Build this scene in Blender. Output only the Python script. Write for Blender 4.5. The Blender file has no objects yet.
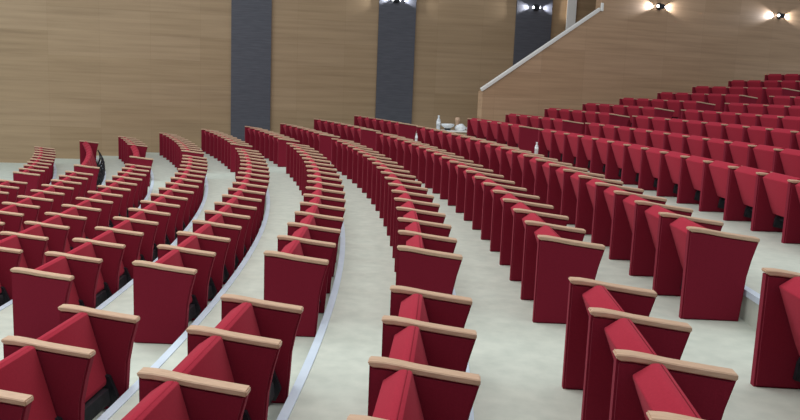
import bpy, bmesh, math, random
from mathutils import Vector, Matrix
random.seed(4)
SC = bpy.context.scene
COL = SC.collection
PI = math.pi

# ------------------------------------------------------------------ camera
cam_data = bpy.data.cameras.new('camera')
cam = bpy.data.objects.new('camera', cam_data)
COL.objects.link(cam)
cam_data.sensor_width = 36.0
cam_data.sensor_fit = 'HORIZONTAL'
cam_data.lens = 790.666 / 800 * 36.0
cam_data.clip_start = 0.05
cam_data.clip_end = 200
YAW, PITCH, ROLL = 1.724387, 0.15628, 0.039325
fw = Vector((math.cos(YAW)*math.cos(PITCH), math.sin(YAW)*math.cos(PITCH), -math.sin(PITCH)))
rt = Vector((math.sin(YAW), -math.cos(YAW), 0))
up = rt.cross(fw)
r2 = rt*math.cos(ROLL) + up*math.sin(ROLL)
u2 = -rt*math.sin(ROLL) + up*math.cos(ROLL)
m = Matrix.Identity(4)
for i in range(3):
    m[i][0] = r2[i]; m[i][1] = u2[i]; m[i][2] = -fw[i]
CAM = Vector((38.338, 0.0, 2.1147))
m.translation = CAM
cam.matrix_world = m
SC.camera = cam

# ------------------------------------------------------------------ world, lamps, exposure
SC.view_settings.view_transform = 'Standard'
SC.view_settings.look = 'None'
SC.view_settings.gamma = 1
SC.view_settings.exposure = 0.0
SC.view_settings.use_curve_mapping = False
w = bpy.data.worlds.new('hall_air')
SC.world = w
w.use_nodes = True
w.node_tree.nodes['Background'].inputs[0].default_value = (0.86, 0.93, 1.0, 1)
w.node_tree.nodes['Background'].inputs[1].default_value = 0.36

def area(name, loc, size, power, color, target=None):
    l = bpy.data.lights.new(name, 'AREA'); l.shape = 'RECTANGLE'
    l.size, l.size_y = size; l.energy = power; l.color = color
    o = bpy.data.objects.new(name, l); COL.objects.link(o); o.location = loc
    if target:
        d = Vector(target) - Vector(loc)
        o.rotation_euler = d.to_track_quat('-Z', 'Y').to_euler()
    return o
area('ceiling_light', (32, 6, 9.0), (9, 16), 1150, (1.0, 0.97, 0.92))
area('ceiling_light', (44, 8, 10.0), (8, 14), 420, (1.0, 0.96, 0.92))
area('stage_light', (24, 12, 8.0), (5, 12), 620, (0.80, 0.92, 1.0), (31, 15, 0.0))

# ------------------------------------------------------------------ materials
def mat(name):
    m = bpy.data.materials.new(name); m.use_nodes = True
    nt = m.node_tree
    return m, nt, nt.nodes['Principled BSDF']
def N(nt, t, **kw):
    n = nt.nodes.new(t)
    for k, v in kw.items():
        setattr(n, k, v)
    return n
def ramp(nt, stops):
    r = N(nt, 'ShaderNodeValToRGB')
    e = r.color_ramp.elements
    e[0].position, e[0].color = stops[0][0], (*stops[0][1], 1)
    e[1].position, e[1].color = stops[-1][0], (*stops[-1][1], 1)
    for p, c in stops[1:-1]:
        x = e.new(p); x.color = (*c, 1)
    return r
def noisy(name, c1, c2, scale, rough=0.9, bump=0.0, stretch=(1, 1, 1), sheen=0.0, detail=4, spec=0.3):
    m, nt, b = mat(name)
    tc = N(nt, 'ShaderNodeTexCoord'); mp = N(nt, 'ShaderNodeMapping'); mp.inputs['Scale'].default_value = stretch
    nz = N(nt, 'ShaderNodeTexNoise'); nz.inputs['Scale'].default_value = scale; nz.inputs['Detail'].default_value = detail
    r = ramp(nt, [(0.3, c1), (0.7, c2)])
    nt.links.new(tc.outputs['Object'], mp.inputs[0]); nt.links.new(mp.outputs[0], nz.inputs['Vector'])
    nt.links.new(nz.outputs['Fac'], r.inputs[0]); nt.links.new(r.outputs[0], b.inputs['Base Color'])
    b.inputs['Roughness'].default_value = rough
    b.inputs['Specular IOR Level'].default_value = spec
    if sheen:
        b.inputs['Sheen Weight'].default_value = sheen
        b.inputs['Sheen Roughness'].default_value = 0.5
        b.inputs['Sheen Tint'].default_value = (1.0, 0.35, 0.42, 1)
    if bump:
        bp = N(nt, 'ShaderNodeBump'); bp.inputs['Strength'].default_value = bump; bp.inputs['Distance'].default_value = 0.01
        nt.links.new(nz.outputs['Fac'], bp.inputs['Height']); nt.links.new(bp.outputs[0], b.inputs['Normal'])
    return m
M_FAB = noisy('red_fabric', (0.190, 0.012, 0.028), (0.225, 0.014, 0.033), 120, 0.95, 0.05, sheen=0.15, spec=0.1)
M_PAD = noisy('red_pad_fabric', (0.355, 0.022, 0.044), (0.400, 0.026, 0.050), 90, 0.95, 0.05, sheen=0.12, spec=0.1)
M_BEECH = noisy('beech_wood', (0.53, 0.345, 0.225), (0.66, 0.46, 0.325), 14, 0.4, stretch=(1, 8, 8))
M_DARK = noisy('dark_plastic', (0.012, 0.014, 0.018), (0.03, 0.032, 0.04), 20, 0.45)
M_FLOOR = noisy('pale_vinyl_floor', (0.52, 0.575, 0.51), (0.62, 0.67, 0.595), 9.0, 0.55, detail=10, spec=0.4)
M_ALU = noisy('aluminium_nosing', (0.62, 0.74, 0.87), (0.70, 0.82, 0.94), 6, 0.35)
M_RISER = noisy('riser_vinyl', (0.42, 0.42, 0.55), (0.48, 0.48, 0.60), 5, 0.7)
M_WHITE = noisy('white_metal', (0.90, 0.89, 0.86), (0.93, 0.92, 0.89), 5, 0.35)
M_BAG = noisy('white_plastic_bag', (0.75, 0.80, 0.85), (0.88, 0.92, 0.95), 20, 0.4)
M_BLACK = noisy('black_cloth', (0.01, 0.012, 0.014), (0.04, 0.045, 0.05), 12, 0.9)
M_GREY = noisy('charcoal_panel', (0.072, 0.074, 0.090), (0.098, 0.100, 0.120), 3, 0.55, stretch=(1, 1, 12))

def wall_mat(name, tint):
    m, nt, b = mat(name)
    tc = N(nt, 'ShaderNodeTexCoord')
    sp = N(nt, 'ShaderNodeSeparateXYZ'); nt.links.new(tc.outputs['Object'], sp.inputs[0])
    cb = N(nt, 'ShaderNodeCombineXYZ'); nt.links.new(sp.outputs['X'], cb.inputs['X']); nt.links.new(sp.outputs['Z'], cb.inputs['Y'])
    br = N(nt, 'ShaderNodeTexBrick'); br.offset = 0.0
    br.inputs['Brick Width'].default_value = 1.33; br.inputs['Row Height'].default_value = 0.64
    br.inputs['Scale'].default_value = 1.0; br.inputs['Mortar Size'].default_value = 0.004; br.inputs['Bias'].default_value = 0
    br.inputs['Mortar Smooth'].default_value = 0.3
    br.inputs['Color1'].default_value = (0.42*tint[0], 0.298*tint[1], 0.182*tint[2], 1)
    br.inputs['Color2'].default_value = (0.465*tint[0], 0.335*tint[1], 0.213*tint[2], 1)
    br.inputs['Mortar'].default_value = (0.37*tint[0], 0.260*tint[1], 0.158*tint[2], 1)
    nt.links.new(cb.outputs[0], br.inputs['Vector'])
    mp = N(nt, 'ShaderNodeMapping'); mp.inputs['Scale'].default_value = (0.22, 1, 5.5)
    nt.links.new(tc.outputs['Object'], mp.inputs[0])
    nz = N(nt, 'ShaderNodeTexNoise'); nz.inputs['Scale'].default_value = 1.6; nz.inputs['Detail'].default_value = 7; nz.inputs['Roughness'].default_value = 0.6
    nt.links.new(mp.outputs[0], nz.inputs['Vector'])
    r = ramp(nt, [(0.30, (0.80, 0.78, 0.76)), (0.5, (0.96, 0.95, 0.94)), (0.72, (1.10, 1.10, 1.10))])
    nt.links.new(nz.outputs['Fac'], r.inputs[0])
    mx = N(nt, 'ShaderNodeMix', data_type='RGBA', blend_type='MULTIPLY'); mx.inputs['Factor'].default_value = 1
    nt.links.new(br.outputs['Color'], mx.inputs[6]); nt.links.new(r.outputs[0], mx.inputs[7])
    nt.links.new(mx.outputs[2], b.inputs['Base Color'])
    b.inputs['Roughness'].default_value = 0.5
    b.inputs['Specular IOR Level'].default_value = 0.35
    return m
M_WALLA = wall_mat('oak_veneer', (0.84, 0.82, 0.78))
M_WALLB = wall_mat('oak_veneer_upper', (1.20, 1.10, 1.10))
def emit(name, col, s):
    m, nt, b = mat(name)
    b.inputs['Emission Color'].default_value = (*col, 1); b.inputs['Emission Strength'].default_value = s
    b.inputs['Base Color'].default_value = (*col, 1)
    return m
M_LAMP = emit('lamp_lens', (0.95, 0.97, 1.0), 14)

# ------------------------------------------------------------------ mesh helpers
def link(name, bm, material, parent=None, loc=(0, 0, 0), rz=0.0, smooth=False):
    bmesh.ops.recalc_face_normals(bm, faces=bm.faces)
    me = bpy.data.meshes.new(name); bm.to_mesh(me); bm.free()
    if smooth:
        for p in me.polygons: p.use_smooth = True
    me.materials.append(material)
    o = bpy.data.objects.new(name, me); COL.objects.link(o)
    o.location = loc; o.rotation_euler = (0, 0, rz)
    if parent: o.parent = parent
    return o
def box(bm, x0, x1, y0, y1, z0, z1):
    v = [bm.verts.new(p) for p in ((x0,y0,z0),(x1,y0,z0),(x1,y1,z0),(x0,y1,z0),(x0,y0,z1),(x1,y0,z1),(x1,y1,z1),(x0,y1,z1))]
    for f in ((0,3,2,1),(4,5,6,7),(0,1,5,4),(1,2,6,5),(2,3,7,6),(3,0,4,7)):
        bm.faces.new([v[i] for i in f])
def prism(bm, pts, y0, y1):
    """polygon in the x-z plane extruded along y"""
    a = [bm.verts.new((x, y0, z)) for x, z in pts]; b = [bm.verts.new((x, y1, z)) for x, z in pts]
    bm.faces.new(a); bm.faces.new(list(reversed(b)))
    n = len(pts)
    for i in range(n):
        bm.faces.new((a[i], b[i], b[(i+1) % n], a[(i+1) % n]))
def bevel(bm, w, seg=2):
    bmesh.ops.recalc_face_normals(bm, faces=bm.faces)
    bmesh.ops.bevel(bm, geom=list(bm.edges), offset=w, segments=seg, affect='EDGES', clamp_overlap=True, profile=0.5)
def lathe(bm, prof, cx=0, cy=0, n=16):
    rings = []
    for r, z in prof:
        rings.append([bm.verts.new((cx + r*math.cos(2*PI*i/n), cy + r*math.sin(2*PI*i/n), z)) for i in range(n)])
    for a, b in zip(rings, rings[1:]):
        for i in range(n):
            bm.faces.new((a[i], a[(i+1) % n], b[(i+1) % n], b[i]))
    bm.faces.new(rings[0]); bm.faces.new(rings[-1])
def tube(bm, p, q, r, n=10):
    p, q = Vector(p), Vector(q); d = (q-p).normalized()
    a = d.orthogonal().normalized(); b = d.cross(a)
    A = [bm.verts.new(p + r*(a*math.cos(2*PI*i/n) + b*math.sin(2*PI*i/n))) for i in range(n)]
    B = [bm.verts.new(q + r*(a*math.cos(2*PI*i/n) + b*math.sin(2*PI*i/n))) for i in range(n)]
    for i in range(n): bm.faces.new((A[i], A[(i+1) % n], B[(i+1) % n], B[i]))
    bm.faces.new(A); bm.faces.new(B)
def structure(o):
    o['kind'] = 'structure'; return o
def tag(o, label, cat, group=None):
    o['label'] = label; o['category'] = cat
    if group: o['group'] = group
    return o

# ------------------------------------------------------------------ the seating plan (metres; rows are arcs round the stage)
ROW = {-3: (31.862, -.381), -2: (32.926, -.235), -1: (33.903, -.129), 0: (34.922, -.008), 1: (35.935, .138), 2: (36.922, .276),
       3: (37.880, .368), 4: (38.853, .504), 5: (39.795, .646), 6: (41.335, .803), 7: (42.530, .917), 8: (43.681, 1.076),
       9: (44.858, 1.228), 10: (46.023, 1.396), 11: (47.193, 1.581), 12: (48.370, 1.780), 13: (49.550, 1.985), 14: (50.730, 2.200)}
SEAT_D = 0.469
UP = 0.05                                    # the upper block's seats are a little lower in the arm
for _k in range(6, 15): ROW[_k] = (ROW[_k][0], ROW[_k][1] + UP)
# walls: a point on the wall and its direction
WA = (Vector((28.05, 20.70)), math.radians(18))
WB = (Vector((37.50, 20.20)), math.radians(33))
def wall_phi(R, W, off=0.0):
    p, az = W; n = Vector((-math.sin(az), math.cos(az)))
    c = n.dot(p) + off
    a = math.atan2(n.y, n.x)               # R cos(phi - a) = c
    return a - math.acos(min(1, c / R))

# ------------------------------------------------------------------ floor: stepped tiers
def tier(r0, r1, z, zprev, W, a0=-0.14):
    bm = bmesh.new(); n = 72
    e0, e1 = wall_phi(r0, W), wall_phi(r1, W)
    rows = []
    for i in range(n+1):
        t = i/n; p0 = a0 + (e0-a0)*t; p1 = a0 + (e1-a0)*t
        q = [(r0, p0, zprev-0.05), (r0, p0, z), (r1, p1, z), (r1, p1, zprev-0.05)]
        rows.append([bm.verts.new((r*math.cos(p), r*math.sin(p), zz)) for r, p, zz in q])
    for a, b in zip(rows, rows[1:]):
        for i in range(4): bm.faces.new((a[i], a[(i+1) % 4], b[(i+1) % 4], b[i]))
    bm.faces.new(rows[0]); bm.faces.new(rows[-1])
    return structure(link('floor', bm, M_FLOOR))
def edge_r(k):
    return ROW[k-1][0] + 0.43 if k > -3 else 30.6
ks = sorted(ROW)
tier(22.0, edge_r(-3), -0.50, -0.62, WA)
nt_i = 0
for k in ks:
    r0 = edge_r(k); r1 = edge_r(k+1) if k < 14 else 52.6
    z = ROW[k][1]; zp = ROW[k-1][1] if k > -3 else -0.50
    W = WA if k <= 6 else WB
    tier(r0, r1, z, zp, W)
    # aluminium nosing on the tread edge, with the riser face below it
    e = wall_phi(r0, W, -0.05)
    nt_i += 1
    bm = bmesh.new(); n = 90; prev = None
    for i in range(n+1):
        p = -0.13 + (e+0.13)*i/n; c, s = math.cos(p), math.sin(p)
        q = [(r0-0.012, z-0.035), (r0-0.012, z+0.006), (r0+0.043, z+0.006), (r0+0.043, z-0.002), (r0-0.001, z-0.002), (r0-0.001, z-0.035)]
        ring = [bm.verts.new((r*c, r*s, h)) for r, h in q]
        if prev:
            for j in range(6): bm.faces.new((prev[j], prev[(j+1) % 6], ring[(j+1) % 6], ring[j]))
        else: bm.faces.new(ring)
        prev = ring
    bm.faces.new(prev)
    structure(link('trim_%d' % nt_i, bm, M_ALU))

# ------------------------------------------------------------------ walls
def wall_obj(name, bm, material, W):
    return structure(link(name, bm, material, loc=(W[0].x, W[0].y, 0), rz=W[1]))
def a_x(x):                               # wall-local coordinate of a world x on wall A
    return (x - WA[0].x)/math.cos(WA[1])
def b_x(x):
    return (x - WB[0].x)/math.cos(WB[1])
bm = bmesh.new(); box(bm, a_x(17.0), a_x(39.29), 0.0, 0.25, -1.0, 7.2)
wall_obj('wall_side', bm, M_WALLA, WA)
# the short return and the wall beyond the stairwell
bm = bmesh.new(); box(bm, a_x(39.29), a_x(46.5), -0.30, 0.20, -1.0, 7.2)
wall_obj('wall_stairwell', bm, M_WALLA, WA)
bm = bmesh.new(); box(bm, a_x(39.29)-0.10, a_x(39.29)+0.16, -0.36, -0.302, -1.0, 7.2)
wall_obj('trim_40', bm, M_WHITE, WA)
# charcoal pilasters
for i, (x0, x1) in enumerate(((30.11, 31.15), (34.00, 35.01), (37.83, 38.85))):
    bm = bmesh.new(); box(bm, a_x(x0), a_x(x1), -0.07, -0.002, -0.9, 7.2)
    wall_obj('trim_%d' % (41+i), bm, M_GREY, WA)
# upper wall with the sloping stair opening
x0, x1, x2 = b_x(37.21), b_x(40.07), b_x(58.0)
zt0, zt1 = 2.04, 4.25
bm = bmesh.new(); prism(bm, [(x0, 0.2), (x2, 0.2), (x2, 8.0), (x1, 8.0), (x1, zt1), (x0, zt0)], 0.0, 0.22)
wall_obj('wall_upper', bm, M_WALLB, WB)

# white stair rail lying along the sloping edge
rail = bpy.data.objects.new('handrail', None); COL.objects.link(rail)
rail.location = (WB[0].x, WB[0].y, 0); rail.rotation_euler = (0, 0, WB[1])
tag(rail, 'white handrail climbing diagonally along the sloping edge of the stair wall', 'handrail')
bm = bmesh.new()
sl = math.atan2(zt1-zt0, x1-x0); nx, nz_ = -math.sin(sl), math.cos(sl)
prism(bm, [(x0-0.03, zt0+0.004), (x1-0.01, zt1+0.004), (x1-0.01+nx*0.095, zt1+nz_*0.095), (x0-0.03+nx*0.095, zt0+nz_*0.095)], -0.045, 0.03)
bevel(bm, 0.015, 2)
link('rail_bar', bm, M_WHITE, rail)
bm = bmesh.new(); box(bm, x1-0.02, x1+0.05, -0.06, -0.002, zt1-0.01, zt1+0.20); bevel(bm, 0.008, 1)
link('end_bracket', bm, M_WHITE, rail)

# ------------------------------------------------------------------ wall lamps
def sconce(W, x, z, y, label):
    t = bpy.data.objects.new('wall_lamp', None); COL.objects.link(t)
    c, s = math.cos(W[1]), math.sin(W[1])
    t.location = (W[0].x + x*c - y*s, W[0].y + x*s + y*c, z); t.rotation_euler = (0, 0, W[1])
    tag(t, label, 'lamp', 'wall lamps')
    bm = bmesh.new(); box(bm, -0.09, 0.09, -0.13, -0.02, -0.06, 0.06); bevel(bm, 0.012, 2); link('housing', bm, M_DARK, t)
    bm = bmesh.new(); box(bm, -0.05, 0.05, -0.02, 0.0, -0.09, 0.09); link('wall_plate', bm, M_DARK, t)
    for sgn in (-1, 1):
        bm = bmesh.new(); tube(bm, (sgn*0.088, -0.075, 0.0), (sgn*0.108, -0.075, 0.0), 0.034, 14); link('lens', bm, M_LAMP, t)
        l = bpy.data.lights.new('lamp_beam', 'SPOT'); l.energy = 55; l.color = (0.93, 0.96, 1.0)
        l.spot_size = math.radians(62); l.spot_blend = 0.9; l.shadow_soft_size = 0.03
        o = bpy.data.objects.new('lamp_beam', l); COL.objects.link(o); o.parent = t
        o.location = (sgn*0.14, -0.085, 0)
        o.rotation_euler = Vector((sgn, 0.30, 0.0)).to_track_quat('-Z', 'Y').to_euler()
sconce(WA, a_x(34.46), 4.50, -0.07, 'small wall lamp at the top of the second charcoal pilaster')
sconce(WA, a_x(38.37), 4.50, -0.07, 'small wall lamp on the charcoal pilaster behind the stair handrail')
sconce(WB, b_x(41.69), 4.50, 0.0, 'small two-way wall lamp on upper wood wall, just right of handrail')
sconce(WB, b_x(45.48), 4.57, 0.0, 'rightmost small two-way wall lamp on the upper wood wall')

# ------------------------------------------------------------------ the seat: shared meshes
def me_of(bm, name, material, smooth=True):
    bmesh.ops.recalc_face_normals(bm, faces=bm.faces)
    me = bpy.data.meshes.new(name); bm.to_mesh(me); bm.free(); me.materials.append(material)
    if smooth:
        for p in me.polygons: p.use_smooth = True
        me.set_sharp_from_angle(angle=math.radians(35))
    return me
PT = 0.064                                   # side panel thickness
def top_z(x):                                # top of the armrest along its length
    t = x/SEAT_D
    ks_ = [(-0.05, .614), (0.0, .620), (0.12, .620), (0.25, .613), (0.45, .598), (0.7, .584), (1.03, .567)]
    for (a, za), (b, zb) in zip(ks_, ks_[1:]):
        if t <= b: return za + (zb-za)*(t-a)/(b-a)
    return ks_[-1][1]
bm = bmesh.new()
pts = [(0.004, 0.0), (0.385, 0.0), (0.398, 0.16), (0.407, 0.30), (0.430, 0.42), (0.463, top_z(0.463)-0.025)]
for i in range(6, -1, -1):
    x = 0.004 + 0.44*i/6
    pts.append((x, top_z(x)-0.025))
prism(bm, pts, -PT/2, PT/2)
bmesh.ops.recalc_face_normals(bm, faces=bm.faces)
es = [e for e in bm.edges if abs(e.verts[0].co.y-e.verts[1].co.y) < 1e-6]
bmesh.ops.bevel(bm, geom=es, offset=0.010, segments=2, affect='EDGES', clamp_overlap=True)
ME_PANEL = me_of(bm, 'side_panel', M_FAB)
bm = bmesh.new()
n = 22; T = 0.027; Wd = 0.035; rings = []
for i in range(n+1):
    x = -0.002 + (SEAT_D-0.002)*i/n
    z1 = top_z(x); z0 = z1 - T
    if i == 0: z0 += 0.012
    ww = Wd
    c = 0.005
    q = [(-ww+c, z0), (ww-c, z0), (ww, z0+c), (ww, z1-c), (ww-c, z1), (-ww+c, z1), (-ww, z1-c), (-ww, z0+c)]
    rings.append([bm.verts.new((x, y, z)) for y, z in q])
for a, b in zip(rings, rings[1:]):
    for j in range(8): bm.faces.new((a[j], a[(j+1) % 8], b[(j+1) % 8], b[j]))
bm.faces.new(rings[0]); bm.faces.new(rings[-1])
bmesh.ops.recalc_face_normals(bm, faces=bm.faces)
es = [e for f in bm.faces if len(f.verts) == 8 for e in f.edges]
bmesh.ops.bevel(bm, geom=es, offset=0.005, segments=2, affect='EDGES', clamp_overlap=True)
ME_ARM = me_of(bm, 'armrest', M_BEECH)
SW = 0.262                                   # half width of the folded pad
PM = 0.3025                                  # mid of a seat
def pad(pts, hw, bev):
    bm = bmesh.new(); prism(bm, pts, PM-hw, PM+hw); bevel(bm, bev, 3); return bm
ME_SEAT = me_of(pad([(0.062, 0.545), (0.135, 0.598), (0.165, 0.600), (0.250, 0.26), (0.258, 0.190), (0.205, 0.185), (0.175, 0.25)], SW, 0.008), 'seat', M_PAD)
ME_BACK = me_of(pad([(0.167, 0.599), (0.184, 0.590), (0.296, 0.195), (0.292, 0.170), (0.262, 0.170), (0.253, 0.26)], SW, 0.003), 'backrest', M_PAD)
bm = bmesh.new()
tube(bm, (0.245, 0.035, 0.150), (0.245, 0.570, 0.150), 0.020, 10)
for y in (0.034, 0.541):
    prism(bm, [(0.19, 0.06), (0.33, 0.03), (0.36, 0.10), (0.31, 0.22), (0.24, 0.24), (0.20, 0.15)], y, y+0.03)
prism(bm, [(0.26, 0.09), (0.335, 0.08), (0.325, 0.165), (0.27, 0.165)], 0.10, 0.50)
ME_HINGE = me_of(bm, 'folding_bracket', M_DARK)

ORD = ['', 'first', 'second', 'third', 'fourth', 'fifth', 'sixth', 'seventh', 'eighth', 'ninth', 'tenth', 'eleventh', 'twelfth',
       'thirteenth', 'fourteenth', 'fifteenth', 'sixteenth', 'seventeenth', 'eighteenth', 'nineteenth', 'twentieth', 'twenty-first']
proto_parts = {}
for nm, me in (('side_panel', ME_PANEL), ('armrest', ME_ARM), ('seat', ME_SEAT), ('backrest', ME_BACK), ('folding_bracket', ME_HINGE)):
    proto_parts[nm] = bpy.data.objects.new(nm, me)
bm = bmesh.new()
prism(bm, [(0.27, 0.0), (0.45, 0.0), (0.45, 0.03), (0.40, 0.05), (0.46, 0.20), (0.45, 0.34), (0.40, 0.44), (0.38, 0.42), (0.42, 0.33), (0.425, 0.22), (0.37, 0.06), (0.31, 0.12), (0.27, 0.12)], 0.0, 0.03)
proto_parts['support_arm'] = bpy.data.objects.new('support_arm', me_of(bm, 'support_arm', M_DARK))
bm = bmesh.new(); prism(bm, [(0.20, 0.0), (0.34, 0.0), (0.30, 0.15), (0.24, 0.15)], 0.0, 0.03)
proto_parts['support_leg'] = bpy.data.objects.new('support_leg', me_of(bm, 'support_leg', M_DARK))
root0 = bpy.data.objects.new('auditorium_seat', None)
root0.empty_display_size = 0.1
def part(nm, parent, y=0.0, sy=1.0, rz=0.0, x=0.0, sz=1.0):
    o = proto_parts[nm].copy(); COL.objects.link(o); o.parent = parent
    o.location = (x, y, 0); o.scale = (1, sy, sz); o.rotation_euler = (0, 0, rz)
    return o
def make_seat(k, pa, pb, near=True, far=False, label='', group=''):
    R, z = ROW[k]
    o = root0.copy(); COL.objects.link(o)
    o.location = (R*math.cos(pa), R*math.sin(pa), z); o.rotation_euler = (0, 0, pa)
    if k >= 6: o.scale = (1, 1, (0.62-UP)/0.62)
    pitch = 2*R*math.sin((pb-pa)/2)
    s = pitch/0.605
    # parts are set out on the line from this panel to the next one
    if near:
        sp = part('side_panel', o); part('armrest', sp)
    for nm in ('seat', 'backrest', 'folding_bracket'):
        if k >= 6 and nm != 'folding_bracket':
            part(nm, o, 0.0, s*1.0, (pb-pa)/2, -0.030, 1.055)
        else: part(nm, o, 0.0, s, (pb-pa)/2)
    if far:
        d = pb-pa
        x = R*math.cos(d)-R; y = R*math.sin(d)
        sp = part('side_panel', o, y, 1, d, x); part('armrest', sp)
    tag(o, label, 'seat', group)
    return o
ROWNAME = {k: ORD[i+1] for i, k in enumerate(ks)}
def block(k, pa, pb, n, blk, count_from='near'):
    """n seats between the two arc ends pa (near) and pb (far)"""
    s = (pb-pa)/n
    for j in range(n):
        if blk == 'middle' and count_from == 'near':
            lab = 'folded red seat, %s from the near aisle, middle block, %s row from the left' % (ORD[j+1], ROWNAME[k])
        elif blk == 'middle':
            lab = 'folded red seat, %s from the far aisle, middle block, %s row from the left' % (ORD[n-j], ROWNAME[k])
        elif blk == 'far':
            lab = 'folded red seat, %s from the side wall, far block, %s row from the left' % (ORD[n-j], ROWNAME[k])
        else:
            lab = 'folded red seat, %s from the aisle, nearest block, %s row from the left' % (ORD[n-j], ROWNAME[k])
        g = 'seats of the %s block, %s row from the left' % ({'near': 'nearest'}.get(blk, blk), ROWNAME[k])
        make_seat(k, pa+j*s, pa+(j+1)*s, True, j == n-1, lab, g)

MID = {0: (.15521, .42828, 16), 1: (.1489, .43049, 17), 2: (.14586, .42484, 17), 3: (.14418, .43147, 18), 4: (.14152, .43524, 19),
       5: (.13548, .43972, 20), 6: (.18052, .36796, 13), 7: (.24033, .38154, 10), 8: (.2761, .38798, 8), 9: (.32402, .39123, 5),
       10: (.35595, .3961, 3), 11: (.38513, .3987, 1)}
EXTRA = {6: 1, 7: 1, 8: 1, 9: 1, 10: 1, 11: 1}
for k, (a, b, n) in MID.items():
    e = EXTRA.get(k, 0); s = (b-a)/n
    block(k, a-e*s, b, n+e, 'middle', 'near' if k <= 5 else 'far')
FAR = {0: (.45968, .61023, 9), 1: (.46377, .59592, 8), 2: (.45935, .57389, 7), 3: (.46676, .57421, 7), 4: (.46969, .57629, 7),
       5: (.47346, .5605, 6), 6: (.39207, .46286, 5), 7: (.40592, .47463, 5), 8: (.40969, .47898, 5), 9: (.41359, .48308, 5),
       10: (.41775, .48574, 5), 11: (.41964, .48607, 5), 12: (.4206, .4881, 5), 13: (.4273, .4881, 5), 14: (.4515, .4870, 3)}
for k, (a, b, n) in FAR.items():
    block(k, a, b, n, 'far')
NEAR = {1: (1.195, 3), 2: (1.213, 3), 3: (1.152, 4), 4: (1.233, 4), 5: (1.210, 1)}
for k, (g, n) in NEAR.items():
    R = ROW[k][0]; b = MID[k][0] - g/R
    block(k, b - n*0.602/R, b, n, 'near')
# the three leftmost rows
block(-1, .411 - 13*.611/33.903, .411, 13, 'middle', 'far')
block(-2, .401 - 9*.612/32.926, .401, 9, 'middle', 'far')
block(-3, .3967 - 3*.612/31.862, .3967, 3, 'middle', 'far')
block(-3, .4347, .4347 + 9*.615/31.862, 9, 'far')
# second and third rows: seats without side panels, carried on black supports
def open_run(k, pa, pb, n, where, near_panel, far_panel):
    s = (pb-pa)/n
    for j in range(n):
        lab = 'red seat without armrests on black support, %s from the aisle, far block, %s row' % (ORD[j+1], ROWNAME[k])
        if near_panel and j == 0: lab = 'red seat with one wood armrest, beside the aisle, far block, %s row' % ROWNAME[k]
        if far_panel and j == n-1: lab = 'red seat with one wood armrest, against the wood wall, far block, %s row' % ROWNAME[k]
        o = make_seat(k, pa+j*s, pa+(j+1)*s, near_panel and j == 0, far_panel and j == n-1, lab, 'armless seats of the %s row' % ROWNAME[k])
        if not (near_panel and j == 0): part('support_arm' if k == -2 else 'support_leg', o)
open_run(-2, .434, .612, 9, '', True, True)
open_run(-1, .455, .5463, 5, '', True, False)
block(-1, .5463, .618, 4, 'far')

# ------------------------------------------------------------------ small things
def bottle(x, y, z, h, label, body):
    t = bpy.data.objects.new('bottle', None); COL.objects.link(t); t.location = (x, y, z)
    tag(t, label, 'bottle')
    r = h*0.15
    bm = bmesh.new(); lathe(bm, [(r*.9, 0), (r, h*.04), (r, h*.62), (r*.8, h*.72), (r*.42, h*.82), (r*.42, h*.88)], 0, 0, 16); link('body', bm, body, t, smooth=True)
    bm = bmesh.new(); lathe(bm, [(r*1.03, h*.30), (r*1.03, h*.58)], 0, 0, 16); link('label', bm, M_BAG, t, smooth=True)
    bm = bmesh.new(); lathe(bm, [(r*.5, h*.88), (r*.5, h)], 0, 0, 12); link('cap', bm, M_BAG, t, smooth=True)
M_CLEAR = noisy('clear_bottle_plastic', (0.62, 0.66, 0.70), (0.72, 0.76, 0.80), 8, 0.2)

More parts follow.
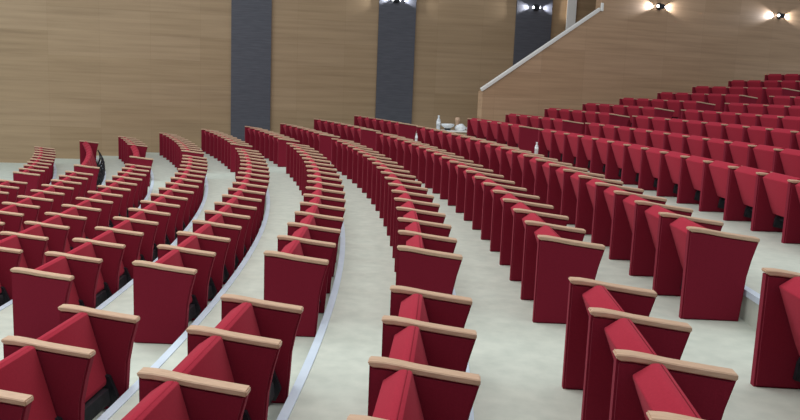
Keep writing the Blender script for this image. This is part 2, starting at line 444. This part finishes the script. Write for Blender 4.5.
# low table with litter behind the ninth row, beside the upper block
TX, TY, TZ = 36.66, 19.32, ROW[6][1]
t = bpy.data.objects.new('low_table', None); COL.objects.link(t); t.location = (TX, TY, TZ); t.rotation_euler = (0, 0, math.radians(18))
tag(t, 'low table under white bags between the upper and lower seats by the wall', 'table')
bm = bmesh.new(); box(bm, -0.45, 0.45, -0.25, 0.25, 0.20, 0.23); bevel(bm, 0.006, 1); link('tabletop', bm, M_WHITE, t)
for sx in (-1, 1):
    for sy in (-1, 1):
        bm = bmesh.new(); box(bm, sx*0.40-0.02, sx*0.40+0.02, sy*0.2-0.02, sy*0.2+0.02, 0, 0.199); link('leg', bm, M_DARK, t)
def on_table(dx, dy):
    c, s = math.cos(math.radians(18)), math.sin(math.radians(18))
    return (TX + dx*c - dy*s, TY + dx*s + dy*c)
def blob(name, x, y, z, rx, ry, rz_, material, seed):
    bm = bmesh.new(); bmesh.ops.create_icosphere(bm, subdivisions=3, radius=1)
    rnd = random.Random(seed); ph = [rnd.uniform(0, 6) for _ in range(6)]
    for v in bm.verts:
        c = v.co
        f = 1 + .10*math.sin(5*c.x+ph[0]) + .09*math.sin(6*c.y+ph[1]) + .07*math.sin(9*c.z+ph[2])*math.cos(7*c.x+ph[3])
        c *= f; c.x *= rx; c.y *= ry; c.z *= rz_
        c.z = max(c.z, -rz_*0.6)
    mz = min(v.co.z for v in bm.verts)
    for v in bm.verts: v.co.z -= mz
    return link(name, bm, material, loc=(x, y, z), smooth=True)
zt = TZ + 0.231
x, y = on_table(-0.22, 0)
t = bpy.data.objects.new('bowl', None); COL.objects.link(t); t.location = (x, y, zt); tag(t, 'white bowl with a dark foot left of the white bags', 'bowl')
bm = bmesh.new(); lathe(bm, [(0.07, 0), (0.08, 0.05)], 0, 0, 20); link('foot', bm, M_DARK, t)
bm = bmesh.new(); lathe(bm, [(0.08, 0.051), (0.15, 0.10), (0.16, 0.15), (0.15, 0.152), (0.13, 0.11), (0.06, 0.075)], 0, 0, 20); link('bowl_body', bm, M_BAG, t, smooth=True)
x, y = on_table(0.10, 0.0); tag(blob('plastic_bag', x, y, zt, 0.14, 0.12, 0.10, M_BAG, 1), 'crumpled white plastic bag right of the bowl', 'bag', 'white bags by the wall')
x, y = on_table(0.345, -0.04); tag(blob('plastic_bag', x, y, zt, 0.10, 0.10, 0.08, M_BAG, 2), 'smaller white plastic bag nearest the upper seats', 'bag', 'white bags by the wall')
x, y = on_table(0.06, 0.19)
bm = bmesh.new(); lathe(bm, [(0.035, 0), (0.04, 0.12), (0.05, 0.20), (0.06, 0.22), (0.06, 0.29), (0.03, 0.31)], 0, 0, 14)
tag(link('cup', bm, M_BEECH, loc=(x, y, zt), smooth=True), 'tall cream cup standing behind the white bags', 'cup')
x, y = on_table(-0.42, 0.16)
bottle(x, y, zt, 0.34, 'clear water bottle left of the white bowl by the wall', M_CLEAR)
# bottles left on armrests
bottle(38.5, 11.46, ROW[5][1]+0.574, 0.17, 'small white-capped bottle on an armrest in front of the upper block', M_CLEAR)
bottle(36.30, 14.86, ROW[4][1]+0.574, 0.15, 'tiny white bottle on an armrest beside the far cross aisle', M_BAG)
